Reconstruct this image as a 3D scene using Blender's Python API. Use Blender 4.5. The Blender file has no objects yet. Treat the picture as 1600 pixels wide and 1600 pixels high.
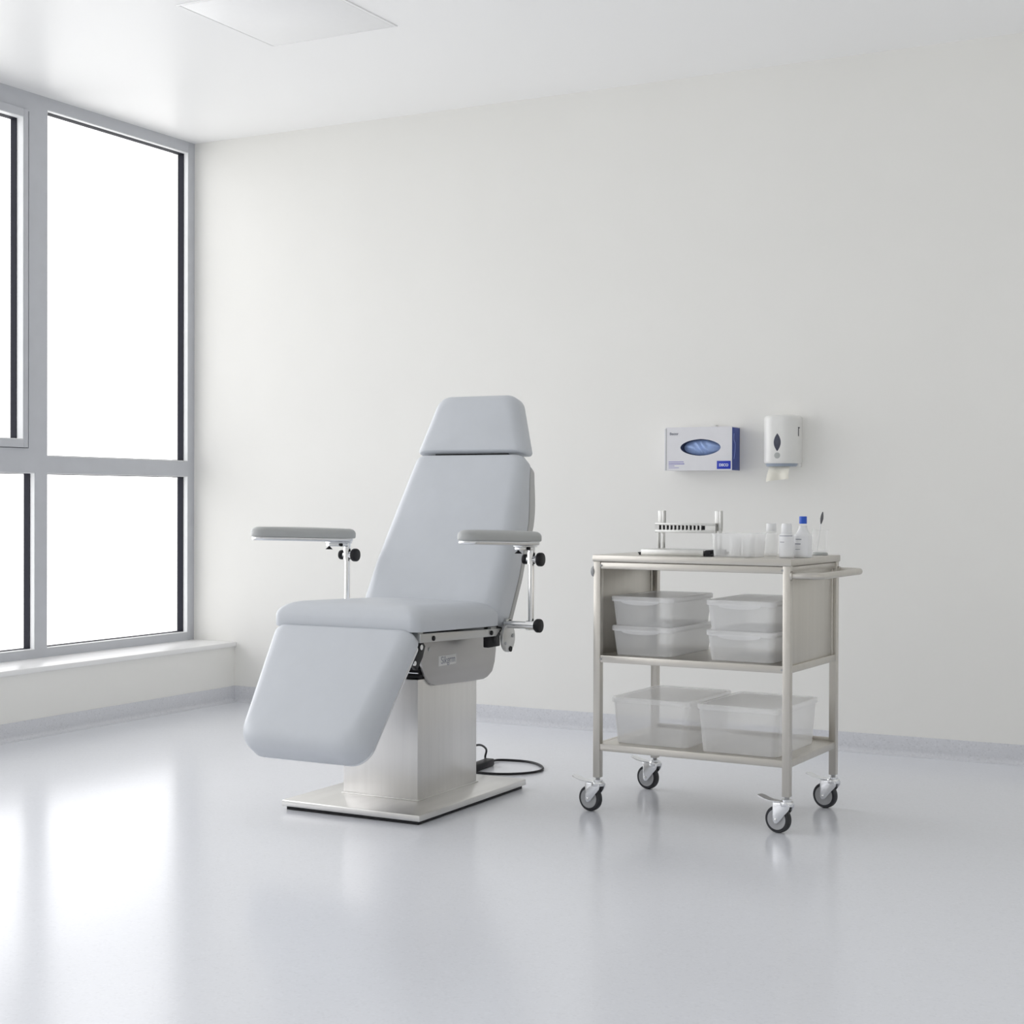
import bpy, bmesh, math, random
from mathutils import Vector, Matrix
random.seed(7)
scene = bpy.context.scene
COL = scene.collection
PI = math.pi

# ------------------------------------------------------------------ materials
def new_mat(name):
    m = bpy.data.materials.new(name); m.use_nodes = True
    nt = m.node_tree
    return m, nt, nt.nodes['Principled BSDF'], nt.nodes['Material Output']

def principled(name, color, rough=.5, metal=0., spec=.5, var=.0, vscale=30., bump=0., bscale=200., coat=0., rvar=0., stretch=None):
    """Procedural principled surface: faint noise in colour / roughness and an optional fine bump."""
    m, nt, b, out = new_mat(name)
    b.inputs['Base Color'].default_value = (*color, 1)
    b.inputs['Roughness'].default_value = rough
    b.inputs['Metallic'].default_value = metal
    b.inputs['Specular IOR Level'].default_value = spec
    if coat:
        b.inputs['Coat Weight'].default_value = coat
        b.inputs['Coat Roughness'].default_value = .15
    tc = nt.nodes.new('ShaderNodeTexCoord')
    mp = nt.nodes.new('ShaderNodeMapping')
    nt.links.new(tc.outputs['Object'], mp.inputs['Vector'])
    if stretch: mp.inputs['Scale'].default_value = stretch
    if var or rvar:
        n = nt.nodes.new('ShaderNodeTexNoise'); n.inputs['Scale'].default_value = vscale
        n.inputs['Detail'].default_value = 3
        nt.links.new(mp.outputs['Vector'], n.inputs['Vector'])
        if var:
            r = nt.nodes.new('ShaderNodeValToRGB')
            r.color_ramp.elements[0].position = .3; r.color_ramp.elements[1].position = .7
            r.color_ramp.elements[0].color = (*[c*(1-var) for c in color], 1)
            r.color_ramp.elements[1].color = (*[min(1, c*(1+var)) for c in color], 1)
            nt.links.new(n.outputs['Fac'], r.inputs['Fac']); nt.links.new(r.outputs['Color'], b.inputs['Base Color'])
        if rvar:
            mr = nt.nodes.new('ShaderNodeMapRange')
            mr.inputs['To Min'].default_value = rough-rvar; mr.inputs['To Max'].default_value = rough+rvar
            nt.links.new(n.outputs['Fac'], mr.inputs['Value']); nt.links.new(mr.outputs['Result'], b.inputs['Roughness'])
    if bump:
        n2 = nt.nodes.new('ShaderNodeTexNoise'); n2.inputs['Scale'].default_value = bscale
        nt.links.new(mp.outputs['Vector'], n2.inputs['Vector'])
        bp = nt.nodes.new('ShaderNodeBump'); bp.inputs['Strength'].default_value = bump; bp.inputs['Distance'].default_value = .001
        nt.links.new(n2.outputs['Fac'], bp.inputs['Height']); nt.links.new(bp.outputs['Normal'], b.inputs['Normal'])
    return m

def clear_plastic(name, color, opacity, edge, rough=.25, spec=.5):
    """Translucent plastic: straight-through light plus a milky scatter that thickens at grazing angles."""
    m, nt, b, out = new_mat(name)
    b.inputs['Base Color'].default_value = (*color, 1)
    b.inputs['Roughness'].default_value = rough
    b.inputs['Specular IOR Level'].default_value = spec
    tl = nt.nodes.new('ShaderNodeBsdfTranslucent'); tl.inputs['Color'].default_value = (*color, 1)
    mixa = nt.nodes.new('ShaderNodeMixShader'); mixa.inputs['Fac'].default_value = .12
    nt.links.new(b.outputs['BSDF'], mixa.inputs[1]); nt.links.new(tl.outputs['BSDF'], mixa.inputs[2])
    tr = nt.nodes.new('ShaderNodeBsdfTransparent')
    lw = nt.nodes.new('ShaderNodeLayerWeight'); lw.inputs['Blend'].default_value = .35
    mr = nt.nodes.new('ShaderNodeMapRange')
    mr.inputs['To Min'].default_value = opacity; mr.inputs['To Max'].default_value = edge
    nt.links.new(lw.outputs['Facing'], mr.inputs['Value'])
    # a wall scatters once, on entering it from the air; leaving it is clear
    ge = nt.nodes.new('ShaderNodeNewGeometry')
    inv = nt.nodes.new('ShaderNodeMath'); inv.operation = 'SUBTRACT'; inv.inputs[0].default_value = 1.
    nt.links.new(ge.outputs['Backfacing'], inv.inputs[1])
    mu = nt.nodes.new('ShaderNodeMath'); mu.operation = 'MULTIPLY'
    nt.links.new(mr.outputs['Result'], mu.inputs[0]); nt.links.new(inv.outputs['Value'], mu.inputs[1])
    mix = nt.nodes.new('ShaderNodeMixShader')
    nt.links.new(mu.outputs['Value'], mix.inputs['Fac'])
    nt.links.new(tr.outputs['BSDF'], mix.inputs[1]); nt.links.new(mixa.outputs['Shader'], mix.inputs[2])
    nt.links.new(mix.outputs['Shader'], out.inputs['Surface'])
    return m

def window_glass(name):
    m, nt, b, out = new_mat(name)
    nt.nodes.remove(b)
    tr = nt.nodes.new('ShaderNodeBsdfTransparent'); tr.inputs['Color'].default_value = (.98, .98, .98, 1)
    gl = nt.nodes.new('ShaderNodeBsdfGlossy'); gl.inputs['Roughness'].default_value = .02
    lw = nt.nodes.new('ShaderNodeLayerWeight'); lw.inputs['Blend'].default_value = .5
    pw = nt.nodes.new('ShaderNodeMath'); pw.operation = 'POWER'; pw.inputs[1].default_value = 5
    fr = nt.nodes.new('ShaderNodeMapRange'); fr.inputs['To Min'].default_value = .03; fr.inputs['To Max'].default_value = .9
    nt.links.new(lw.outputs['Facing'], pw.inputs[0]); nt.links.new(pw.outputs['Value'], fr.inputs['Value'])
    mix = nt.nodes.new('ShaderNodeMixShader')
    nt.links.new(fr.outputs['Result'], mix.inputs['Fac'])
    nt.links.new(tr.outputs['BSDF'], mix.inputs[1]); nt.links.new(gl.outputs['BSDF'], mix.inputs[2])
    nt.links.new(mix.outputs['Shader'], out.inputs['Surface'])
    return m

def fleck_floor(name, base, rough, spec=.5, amt=.1):
    m, nt, b, out = new_mat(name)
    tc = nt.nodes.new('ShaderNodeTexCoord')
    v = nt.nodes.new('ShaderNodeTexVoronoi'); v.inputs['Scale'].default_value = 160
    nt.links.new(tc.outputs['Object'], v.inputs['Vector'])
    hsv = nt.nodes.new('ShaderNodeSeparateColor'); nt.links.new(v.outputs['Color'], hsv.inputs['Color'])
    r = nt.nodes.new('ShaderNodeValToRGB')
    e = r.color_ramp.elements
    e[0].position = 0; e[0].color = (*[c*(1-amt*1.4) for c in base], 1)
    e[1].position = .18; e[1].color = (*base, 1)
    x = e.new(.85); x.color = (*base, 1)
    x = e.new(1.); x.color = (*[min(1, c*(1+amt)) for c in base], 1)
    nt.links.new(hsv.outputs['Red'], r.inputs['Fac']); nt.links.new(r.outputs['Color'], b.inputs['Base Color'])
    b.inputs['Roughness'].default_value = rough
    b.inputs['Specular IOR Level'].default_value = spec
    n2 = nt.nodes.new('ShaderNodeTexNoise'); n2.inputs['Scale'].default_value = 3.
    nt.links.new(tc.outputs['Object'], n2.inputs['Vector'])
    bp = nt.nodes.new('ShaderNodeBump'); bp.inputs['Strength'].default_value = .12; bp.inputs['Distance'].default_value = .004
    nt.links.new(n2.outputs['Fac'], bp.inputs['Height']); nt.links.new(bp.outputs['Normal'], b.inputs['Normal'])
    return m

M = {}
M['wall'] = principled('wall_paint', (.892, .886, .856), .6, spec=.15, var=.01, vscale=2, bump=.05, bscale=400)
M['ceiling'] = principled('ceiling_paint', (.945, .945, .945), .36, spec=.25, var=.006, vscale=2)
M['panel'] = principled('hatch_white', (.93, .93, .932), .38, spec=.25, var=.006)
M['seam'] = principled('hatch_seam', (.66, .66, .67), .5, var=.02)
M['floor'] = fleck_floor('vinyl_floor', (.79, .806, .85), .19, .36, .03)
M['skirt'] = fleck_floor('vinyl_upstand', (.69, .70, .735), .4, .4, .07)
M['sill'] = principled('sill_white', (.92, .92, .915), .3, var=.01, vscale=6)
M['alu'] = principled('window_grey', (.55, .565, .60), .42, spec=.5, var=.02, vscale=12)
M['bead'] = principled('window_bead', (.88, .89, .90), .4, var=.02, vscale=12)
M['gasket'] = principled('gasket_black', (.014, .015, .026), .6, spec=.2, var=.1, vscale=40)
M['groove_shade'] = principled('groove_shade_grey', (.16, .165, .18), .6, var=.02)  # dark grey that paints the shade inside the sash groove
M['glass'] = window_glass('window_glass')
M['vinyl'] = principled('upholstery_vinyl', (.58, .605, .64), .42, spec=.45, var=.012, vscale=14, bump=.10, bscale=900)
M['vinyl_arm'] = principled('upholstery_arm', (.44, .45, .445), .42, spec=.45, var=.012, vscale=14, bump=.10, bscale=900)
M['shell'] = principled('back_shell', (.50, .50, .49), .4, var=.01)
M['brushed'] = principled('brushed_steel', (.77, .76, .745), .34, metal=.8, var=.03, vscale=40, rvar=.04, stretch=(1, 1, .04))
M['plate'] = principled('plate_steel', (.74, .73, .71), .28, metal=.9, var=.03, vscale=30, stretch=(1, .05, 1))
M['panelgrey'] = principled('housing_grey', (.50, .49, .48), .4, metal=.75, var=.02, vscale=30, stretch=(1, .05, 1))
M['chrome'] = principled('chrome', (.80, .80, .80), .12, metal=1., rvar=.03, vscale=30)
M['zinc'] = principled('zinc_plate', (.82, .83, .85), .22, metal=1., rvar=.05, vscale=30)
M['rail'] = principled('rail_steel', (.60, .60, .59), .36, metal=.95, var=.03, vscale=30, stretch=(1, .05, 1))
M['black'] = principled('black_plastic', (.008, .008, .01), .45, spec=.3, var=.2, vscale=40)
M['rubber'] = principled('tyre_rubber', (.025, .026, .032), .55, var=.15, vscale=60)
M['hub'] = principled('wheel_hub', (.42, .425, .44), .45, var=.04, vscale=30)
M['steel'] = principled('trolley_steel', (.62, .595, .55), .36, metal=1., var=.03, vscale=40, rvar=.05, stretch=(1, 1, .05))
M['steelh'] = principled('trolley_sheet', (.63, .605, .56), .34, metal=1., var=.03, vscale=40, rvar=.05, stretch=(.05, 1, 1))
M['rack'] = principled('rack_steel', (.70, .70, .68), .35, metal=.85, var=.03, vscale=50)
M['bin'] = clear_plastic('bin_plastic', (.98, .985, .992), .36, .92, .25)
M['lid'] = clear_plastic('bin_lid', (.975, .98, .99), .45, .92, .25)
M['bigbin'] = clear_plastic('large_bin_plastic', (.985, .985, .987), .30, .8, .3)
M['biglid'] = clear_plastic('large_bin_lid', (.985, .985, .987), .36, .82, .3)
M['tub'] = clear_plastic('tub_plastic', (.97, .975, .98), .33, .8, .15)
M['jar'] = clear_plastic('jar_plastic', (.94, .95, .95), .06, .5, .08)
M['bottle'] = principled('bottle_white', (.84, .845, .85), .3, var=.01)
M['bottle_pale'] = clear_plastic('bottle_frosted', (.93, .935, .935), .45, .8, .35)
M['label'] = principled('label_paper', (.88, .885, .90), .5, var=.01)
M['print_grey'] = principled('print_grey', (.30, .31, .36), .6, var=.02)
M['print_purple'] = principled('print_purple', (.36, .34, .62), .6, var=.02)
M['print_dark'] = principled('print_dark', (.12, .12, .13), .6, var=.02)
M['bluecap'] = principled('blue_cap', (.02, .10, .55), .35, var=.03)
M['carton'] = principled('carton_white', (.80, .80, .83), .45, var=.01)
M['carton_blue'] = principled('carton_blue', (.025, .055, .27), .4, var=.12, vscale=30, stretch=(1, 1, .3))
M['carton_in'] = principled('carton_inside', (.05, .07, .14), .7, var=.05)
M['logo'] = principled('logo_blue', (.015, .04, .48), .4, var=.04)
M['logo_white'] = principled('logo_white', (.75, .8, .95), .5, var=.01)
M['carton_line'] = principled('carton_pale_line', (.30, .38, .75), .5, var=.02)
M['glove'] = principled('glove_blue', (.38, .52, .86), .45, var=.10, vscale=40)
M['dispenser'] = principled('dispenser_white', (.83, .83, .81), .28, var=.01)
M['smoke'] = principled('smoked_window', (.07, .075, .11), .15, var=.1, vscale=120)
M['lip'] = principled('dispenser_lip', (.34, .39, .47), .3, var=.03)
M['lock'] = principled('dispenser_lock', (.45, .47, .46), .35, var=.02)
M['paper'] = principled('paper_towel', (.86, .84, .75), .8, var=.02, vscale=50)
M['pad'] = principled('cotton_white', (.88, .88, .87), .8, var=.02, bump=.3, bscale=300)
M['plateid'] = principled('name_plate', (.72, .72, .71), .4, var=.02)

# ------------------------------------------------------------------ helpers
def finish(bm, smooth=True, angle=35):
    bmesh.ops.recalc_face_normals(bm, faces=bm.faces[:])
    if smooth:
        for f in bm.faces: f.smooth = True
        lim = math.radians(angle)
        for e in bm.edges:
            if len(e.link_faces) == 2 and e.calc_face_angle(0) > lim: e.smooth = False

def obj(name, bm, mat, parent=None, org=(0, 0, 0), smooth=True, angle=35, **props):
    """Link bm as ONE mesh object; org is subtracted so the vertices sit in the parent's frame."""
    finish(bm, smooth, angle)
    if any(org): bmesh.ops.translate(bm, vec=-Vector(org), verts=bm.verts[:])
    me = bpy.data.meshes.new(name); bm.to_mesh(me); bm.free()
    o = bpy.data.objects.new(name, me); COL.objects.link(o)
    if isinstance(mat, (list, tuple)):
        for x in mat: me.materials.append(x)
    else: me.materials.append(mat)
    if parent: o.parent = parent
    for k, v in props.items(): o[k] = v
    return o

def thing(name, label, cat, loc=(0, 0, 0), rotz=0., group=None):
    o = bpy.data.objects.new(name, None); COL.objects.link(o)
    o.empty_display_size = .05
    o.location = loc; o.rotation_euler = (0, 0, rotz)
    o['label'] = label; o['category'] = cat
    if group: o['group'] = group
    return o

def tag(o, label, cat, group=None):
    o['label'] = label; o['category'] = cat
    if group: o['group'] = group
    return o

def struct(name, bm, mat, parent=None, smooth=True, label=None):
    o = obj(name, bm, mat, parent, smooth=smooth)
    if not parent: o['kind'] = 'structure'
    if label: o['label'] = label
    return o

def box(bm, lo, hi, bev=0., seg=2):
    r = bmesh.ops.create_cube(bm, size=1.)
    vs = r['verts']
    for v in vs:
        v.co = Vector([lo[i] + (v.co[i]+.5)*(hi[i]-lo[i]) for i in range(3)])
    if bev:
        es = list({e for v in vs for e in v.link_edges})
        bmesh.ops.bevel(bm, geom=es, offset=bev, segments=seg, profile=.5, affect='EDGES')
    return bm

def ring_faces(bm, rings, close=True, cap0=True, cap1=True):
    """Skin a list of vertex-coordinate rings."""
    R = [[bm.verts.new(p) for p in ring] for ring in rings]
    n = len(R[0])
    for a, b in zip(R[:-1], R[1:]):
        for i in range(n if close else n-1):
            j = (i+1) % n
            bm.faces.new((a[i], a[j], b[j], b[i]))
    if cap0: bm.faces.new(R[0][::-1])
    if cap1: bm.faces.new(R[-1])
    return R

def cyl(bm, a, b, r, n=24, r2=None, bev=0.):
    a, b = Vector(a), Vector(b); d = (b-a); L = d.length; d.normalize()
    up = Vector((0, 0, 1)) if abs(d.z) < .9 else Vector((1, 0, 0))
    u = d.cross(up).normalized(); v = d.cross(u)
    r2 = r if r2 is None else r2
    def ring(c, rr): return [c + u*(rr*math.cos(2*PI*i/n)) + v*(rr*math.sin(2*PI*i/n)) for i in range(n)]
    if bev:
        rings = [ring(a, r-bev), ring(a+d*bev*.3, r-bev*.3), ring(a+d*bev, r), ring(b-d*bev, r2), ring(b-d*bev*.3, r2-bev*.3), ring(b, r2-bev)]
    else: rings = [ring(a, r), ring(b, r2)]
    ring_faces(bm, rings)
    return bm

def lathe(bm, prof, c=(0, 0, 0), n=32):
    rings = [[Vector((c[0]+r*math.cos(2*PI*i/n), c[1]+r*math.sin(2*PI*i/n), c[2]+z)) for i in range(n)] for r, z in prof]
    ring_faces(bm, rings)
    return bm

def tube(bm, pts, r, n=12, closed=False):
    pts = [Vector(p) for p in pts]
    rings = []; prev = None
    for i, p in enumerate(pts):
        a = pts[max(i-1, 0)]; b = pts[min(i+1, len(pts)-1)]
        t = (b-a).normalized()
        if prev is None:
            up = Vector((0, 0, 1)) if abs(t.z) < .9 else Vector((1, 0, 0))
            u = t.cross(up).normalized()
        else: u = (prev - t*prev.dot(t)).normalized()
        prev = u; v = t.cross(u)
        rings.append([p + u*(r*math.cos(2*PI*k/n)) + v*(r*math.sin(2*PI*k/n)) for k in range(n)])
    ring_faces(bm, rings)
    return bm

def spline(pts, sub=8):
    P = [Vector(p) for p in pts]; out = []
    for i in range(len(P)-1):
        p0 = P[max(i-1, 0)]; p1 = P[i]; p2 = P[i+1]; p3 = P[min(i+2, len(P)-1)]
        for k in range(sub):
            t = k/sub
            out.append(.5*((2*p1) + (p2-p0)*t + (2*p0-5*p1+4*p2-p3)*t*t + (3*p1-p0-3*p2+p3)*t**3))
    out.append(P[-1]); return out

def rounded(corners, radii, seg=8, step=.03):
    """CCW polygon with rounded corners -> list of (point, outward normal)."""
    n = len(corners); C = [Vector(c) for c in corners]; out = []
    if not isinstance(radii, (list, tuple)): radii = [radii]*n
    arcs = []
    for i in range(n):
        p, c, q = C[i-1], C[i], C[(i+1) % n]
        d1 = (p-c).normalized(); d2 = (q-c).normalized()
        ang = d1.angle(d2); r = radii[i]
        t = r/math.tan(ang/2)
        a = c + d1*t; cen = c + (d1+d2).normalized()*(r/math.sin(ang/2))
        n1 = Vector((-d1.y, d1.x)); n1 = n1 if n1.dot(a-cen) > 0 else -n1
        b = c + d2*t; n2 = Vector((-d2.y, d2.x)); n2 = n2 if n2.dot(b-cen) > 0 else -n2
        th1 = math.atan2(n1.y, n1.x); th2 = math.atan2(n2.y, n2.x)
        while th2 < th1: th2 += 2*PI
        arc = []
        for k in range(seg+1):
            th = th1 + (th2-th1)*k/seg; nn = Vector((math.cos(th), math.sin(th)))
            arc.append((cen + nn*r, nn))
        arcs.append(arc)
    for i in range(n):
        out += arcs[i]
        a, na = arcs[i][-1]; b, nb = arcs[(i+1) % n][0]
        L = (b-a).length; k = int(L/step)
        for j in range(1, k+1): out.append((a.lerp(b, j/(k+1)), na.lerp(nb, j/(k+1)).normalized()))
    return out

def slab(bm, outline, T, rv, ri=None, rb=.004, crown=0., mp=None, seg=6):
    """Padded slab: back at depth 0, front at depth T whose edge rolls over through rv in depth and
    ri = (sides, low-t end, high-t end) across the face. mp maps (s, t, depth) to 3-D."""
    if ri is None: ri = (rv, rv, rv)
    P = [p for p, _ in outline]
    x0, x1 = min(p.x for p in P), max(p.x for p in P); y0, y1 = min(p.y for p in P), max(p.y for p in P)
    cx = (x0+x1)/2
    def ins(k, q=ri):
        fx = 1-2*q[0]*k/(x1-x0); fy = (y1-y0-(q[1]+q[2])*k)/(y1-y0)
        return [Vector((cx+(p.x-cx)*fx, y0+q[1]*k+(p.y-y0)*fy)) for p in P]
    rq = (rb, rb, rb)
    base = ins(1, rq); cen = Vector((cx, (y0+y1)/2))
    rings = [([cen + (p-cen)*.3 for p in base], 0.), ([cen + (p-cen)*.8 for p in base], 0.), (base, 0.), (ins(.3, rq), rb*.3), (ins(0), rb)]
    for k in range(seg+1):
        th = PI/2*k/seg
        rings.append((ins(1-math.cos(th)), T-rv+rv*math.sin(th)))
    last = rings[-1][0]
    cen = sum(last, Vector((0, 0)))/len(last)
    for q in (.85, .65, .42, .2, .07): rings.append(([cen + (p-cen)*q for p in last], T + crown*(1-q*q)))
    mp = mp or (lambda s, t, d: Vector((s, t, d)))
    ring_faces(bm, [[mp(p.x, p.y, d) for p in ring] for ring, d in rings])
    return bm

def prism(bm, pts, axis, a, b, bev=0.):
    """Extrude a 2-D polygon: pts in the two other axes (x,y,z order) from a to b along axis."""
    idx = 'xyz'.index(axis); oth = [i for i in range(3) if i != idx]
    def mk(p, v):
        c = [0, 0, 0]; c[idx] = v; c[oth[0]] = p[0]; c[oth[1]] = p[1]; return Vector(c)
    lo = [bm.verts.new(mk(p, a)) for p in pts]; hi = [bm.verts.new(mk(p, b)) for p in pts]
    n = len(pts); fs = [bm.faces.new(lo[::-1]), bm.faces.new(hi)]
    for i in range(n): fs.append(bm.faces.new((lo[i], lo[(i+1) % n], hi[(i+1) % n], hi[i])))
    if bev:
        es = list({e for f in fs[:2] for e in f.edges})
        bmesh.ops.recalc_face_normals(bm, faces=fs)
        bmesh.ops.bevel(bm, geom=es, offset=bev, segments=2, profile=.5, affect='EDGES')
    return bm

def text_bm(body, size, extrude=.0003, bold=0.):
    cu = bpy.data.curves.new('lettering', 'FONT'); cu.body = body; cu.size = size; cu.extrude = extrude; cu.offset = bold
    cu.align_x = 'CENTER'; cu.align_y = 'CENTER'
    o = bpy.data.objects.new('lettering', cu); COL.objects.link(o)
    bpy.context.view_layer.update()
    dg = bpy.context.evaluated_depsgraph_get()
    me = bpy.data.meshes.new_from_object(o.evaluated_get(dg))
    bm = bmesh.new(); bm.from_mesh(me)
    bpy.data.objects.remove(o); bpy.data.curves.remove(cu); bpy.data.meshes.remove(me)
    return bm

B = bmesh.new

# ------------------------------------------------------------------ room shell
H = 2.936; RX = 6.6; RY = -7.75; WX = -.2712
bm = B(); box(bm, (-.42, RY-.15, -.12), (RX+.15, .15, 0)); struct('floor', bm, M['floor'], smooth=False)
bm = B(); box(bm, (-.42, RY-.15, H), (RX+.15, .15, H+.15)); struct('ceiling', bm, M['ceiling'], smooth=False)
bm = B(); box(bm, (-.42, 0, 0), (RX+.15, .15, H)); struct('wall_back', bm, M['wall'], smooth=False)
bm = B(); box(bm, (RX, RY, 0), (RX+.15, 0, H)); struct('wall_right', bm, M['wall'], smooth=False)
bm = B(); box(bm, (-.42, RY-.15, 0), (RX+.15, RY, H)); struct('wall_front', bm, M['wall'], smooth=False)
bm = B(); box(bm, (-.40, RY, 0), (0, 0, .286)); struct('wall_left', bm, M['wall'], smooth=False)
bm = B(); box(bm, (-.38, RY, .286), (.013, 0, .3102), .004); struct('trim_1', bm, M['sill'], label='white window sill board along the glazed wall')

def skirting(name, pts3):
    """Coved vinyl upstand; pts3(d, z) gives the two ends of the profile point."""
    prof = [(0, .081), (.0035, .0805), (.0045, .078), (.0045, .022)]
    for k in range(1, 7):
        a = PI + PI/2*k/6
        prof.append((.0245+.02*math.cos(a), .022+.02*math.sin(a)))
    prof += [(.03, .0012), (.03, 0.), (0, 0)]
    bm = B(); ra = []; rb = []
    for d, z in prof:
        a, b = pts3(d, z); ra.append(Vector(a)); rb.append(Vector(b))
    ring_faces(bm, [ra, rb]); return struct(name, bm, M['skirt'])
skirting('baseboard_back', lambda d, z: ((0., -d, z), (RX, -d, z)))
skirting('baseboard_left', lambda d, z: ((d, 0., z), (d, RY, z)))
skirting('baseboard_right', lambda d, z: ((RX-d, 0., z), (RX-d, RY, z)))
skirting('baseboard_front', lambda d, z: ((0., RY+d, z), (RX, RY+d, z)))

# glazed wall: modules run along -Y from the back wall
ZB0, ZB1 = .3102, .351; ZT0, ZT1 = 1.1756, 1.254; ZC = 2.88
PITCH = 1.083
def ringbox(bm, y0, y1, z0, z1, wy, wz, x0, x1, bev=0.):
    """Rectangular ring in the YZ plane, bar widths wy/wz, from x0 to x1."""
    box(bm, (x0, y0, z0), (x1, y0+wy, z1), bev); box(bm, (x0, y1-wy, z0), (x1, y1, z1), bev)
    box(bm, (x0, y0+wy, z0), (x1, y1-wy, z0+wz), bev); box(bm, (x0, y0+wy, z1-wz), (x1, y1-wy, z1), bev)

def window(i):
    yr = -.049 if i == 0 else -(PITCH*i + .05)        # right edge of the glass opening
    yl = -(PITCH*(i+1) - .025)                         # left edge of the glass opening
    sash = i % 2 == 1
    o = bpy.data.objects.new('window_%d' % (i+1), None); COL.objects.link(o); o['kind'] = 'structure'
    xf, xb = WX, -.292
    # frame
    bm = B()
    FB = -.337
    if i == 0: box(bm, (FB, yr, ZB0), (xf, 0., H), .0006)
    box(bm, (FB, yl-.075, ZB0), (xf, yl, H))
    box(bm, (FB, yl, ZC), (xf, yr, H)); box(bm, (FB, yl, ZB0), (xf, yr, ZB1))
    box(bm, (FB, yl, ZT0), (xf, yr, ZT1))
    if sash:
        ringbox(bm, yl, yr, ZT1, ZC, .04, .034, FB, xf)
    obj('window_frame', bm, M['alu'], o)
    # thin pale glazing beads and dark gaskets, then panes, for the two lights
    for k, (z0, z1) in enumerate(((ZB1, ZT0), (ZT1, ZC))):
        a, b, c, d = yl, yr, z0, z1
        if k == 1 and sash:
            a, b, c, d = yl+.056, yr-.056, z0+.037, z1-.031
            bm = B(); ringbox(bm, a, b, c, d, .027, .037, -.337, xf+.012, .001)
            obj('sash', bm, M['alu'], o)
            bm = B(); ringbox(bm, yl+.040, yr-.040, z0+.034, z1-.034, .016, .016, -.33, -.280); obj('sash_groove_shade', bm, M['groove_shade'], o)  # added dark ring filling the gap, painting the groove's shade
            a, b, c, d = a+.027, b-.027, c+.037, d-.037
        bm = B(); ringbox(bm, a-.001, b+.001, c-.001, d+.001, .0045, .0045, -.3, xf-.002 if not (k and sash) else xf+.010)
        obj('glazing_bead', bm, M['bead'], o)
        bm = B(); ringbox(bm, a, b, c, d, .007, .006, -.3375, -.3)
        obj('gasket', bm, M['gasket'], o)
        bm = B(); box(bm, (-.330, a, c), (-.320, b, d)); obj('pane', bm, M['glass'], o, smooth=False)
    return o
for i in range(7): window(i)
bm = B(); box(bm, (-.40, RY-.15, .286), (WX, -(PITCH*7+.05), H)); struct('wall_left', bm, M['wall'], smooth=False)

# ceiling hatch
hx0, hx1, hy0, hy1 = 1.165, 1.775, -1.84, -1.227
t = thing('ceiling_hatch', 'square flush white access hatch set in the ceiling', 'ceiling hatch', ((hx0+hx1)/2, (hy0+hy1)/2, H))
org = ((hx0+hx1)/2, (hy0+hy1)/2, H)
bm = B()
for lo, hi in (((hx0, hy0), (hx1, hy0+.012)), ((hx0, hy1-.012), (hx1, hy1)), ((hx0, hy0+.012), (hx0+.012, hy1-.012)), ((hx1-.012, hy0+.012), (hx1, hy1-.012))):
    box(bm, (*lo, H-.004), (*hi, H+.002), .001)
obj('hatch_frame', bm, M['panel'], t, org)
bm = B(); box(bm, (hx0+.0145, hy0+.0145, H-.0035), (hx1-.0145, hy1-.0145, H+.002), .001); obj('hatch_door', bm, M['panel'], t, org)
bm = B(); box(bm, (hx0+.010, hy0+.010, H-.001), (hx1-.010, hy1-.010, H+.001)); obj('hatch_seam', bm, M['seam'], t, org)

# ------------------------------------------------------------------ treatment chair
XC = 2.175; CO = (XC, -1.755, 0)
chair = thing('treatment_chair', 'pale grey padded treatment chair with armrests on a steel pedestal', 'treatment chair', CO)
def cp(name, bm, mat, parent=chair, **k): return obj(name, bm, mat, parent, CO if parent else (0, 0, 0), **k)

bm = B(); box(bm, (1.907, -2.157, .012), (2.457, -1.408, .034), .004); cp('base_plate', bm, M['plate'], label='flat brushed steel base plate')
bm = B(); box(bm, (1.92, -2.145, 0), (2.445, -1.42, .0125)); cp('rubber_foot', bm, M['black'])
bm = B(); box(bm, (2.023, -1.957, .034), (2.327, -1.55, .446), .004); cp('column', bm, M['brushed'], label='rectangular brushed steel pedestal column')
bm = B(); box(bm, (2.018, -1.962, .034), (2.332, -1.545, .038), .001); cp('column_collar', bm, M['plate'])
# black lifting unit on top of the column
bm = B(); box(bm, (2.03, -1.945, .445), (2.323, -1.52, .53), .004)
for k in range(3): box(bm, (2.026, -1.950, .452+k*.026), (2.327, -1.52, .462+k*.026), .003)
box(bm, (2.06, -2.10, .53), (2.30, -1.50, .60), .004)
cp('lift_unit', bm, M['black'], label='black lifting mechanism under the seat')
bm = B(); box(bm, (2.029, -1.9535, .466), (2.324, -1.949, .469)); cp('lift_strip', bm, M['zinc'])
# side housings
prof = [(-1.963, .585), (-1.964, .555), (-1.955, .506), (-1.93, .46), (-1.905, .436), (-1.885, .424), (-1.86, .418), (-1.61, .4075), (-1.52, .4055), (-1.49, .411), (-1.455, .428), (-1.437, .46), (-1.428, .50), (-1.426, .535), (-1.44, .572)]
for x0, x1 in ((2.327, 2.339), (2.011, 2.023)):
    bm = B(); prism(bm, prof, 'x', x0, x1, .0025); hs = cp('side_housing', bm, M['panelgrey'])
    if x0 > 2.2: house = hs
bm = B(); box(bm, (2.3385, -1.842, .4815), (2.3402, -1.722, .517), .0005); cp('name_plate', bm, M['plateid'], house, label='small pale name plate')
house_plate = [o for o in house.children][0]
bm = text_bm('Sikgrm', .036)
bmesh.ops.transform(bm, matrix=Matrix.Translation((2.3405, -1.778, .4995)) @ Matrix(((0, 0, 1, 0), (1, 0, 0, 0), (0, 1, 0, 0), (0, 0, 0, 1))), verts=bm.verts[:])
cp('lettering', bm, M['print_grey'], house, smooth=False, label='grey lettering on the name plate')
for o in house.children: pass
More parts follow.
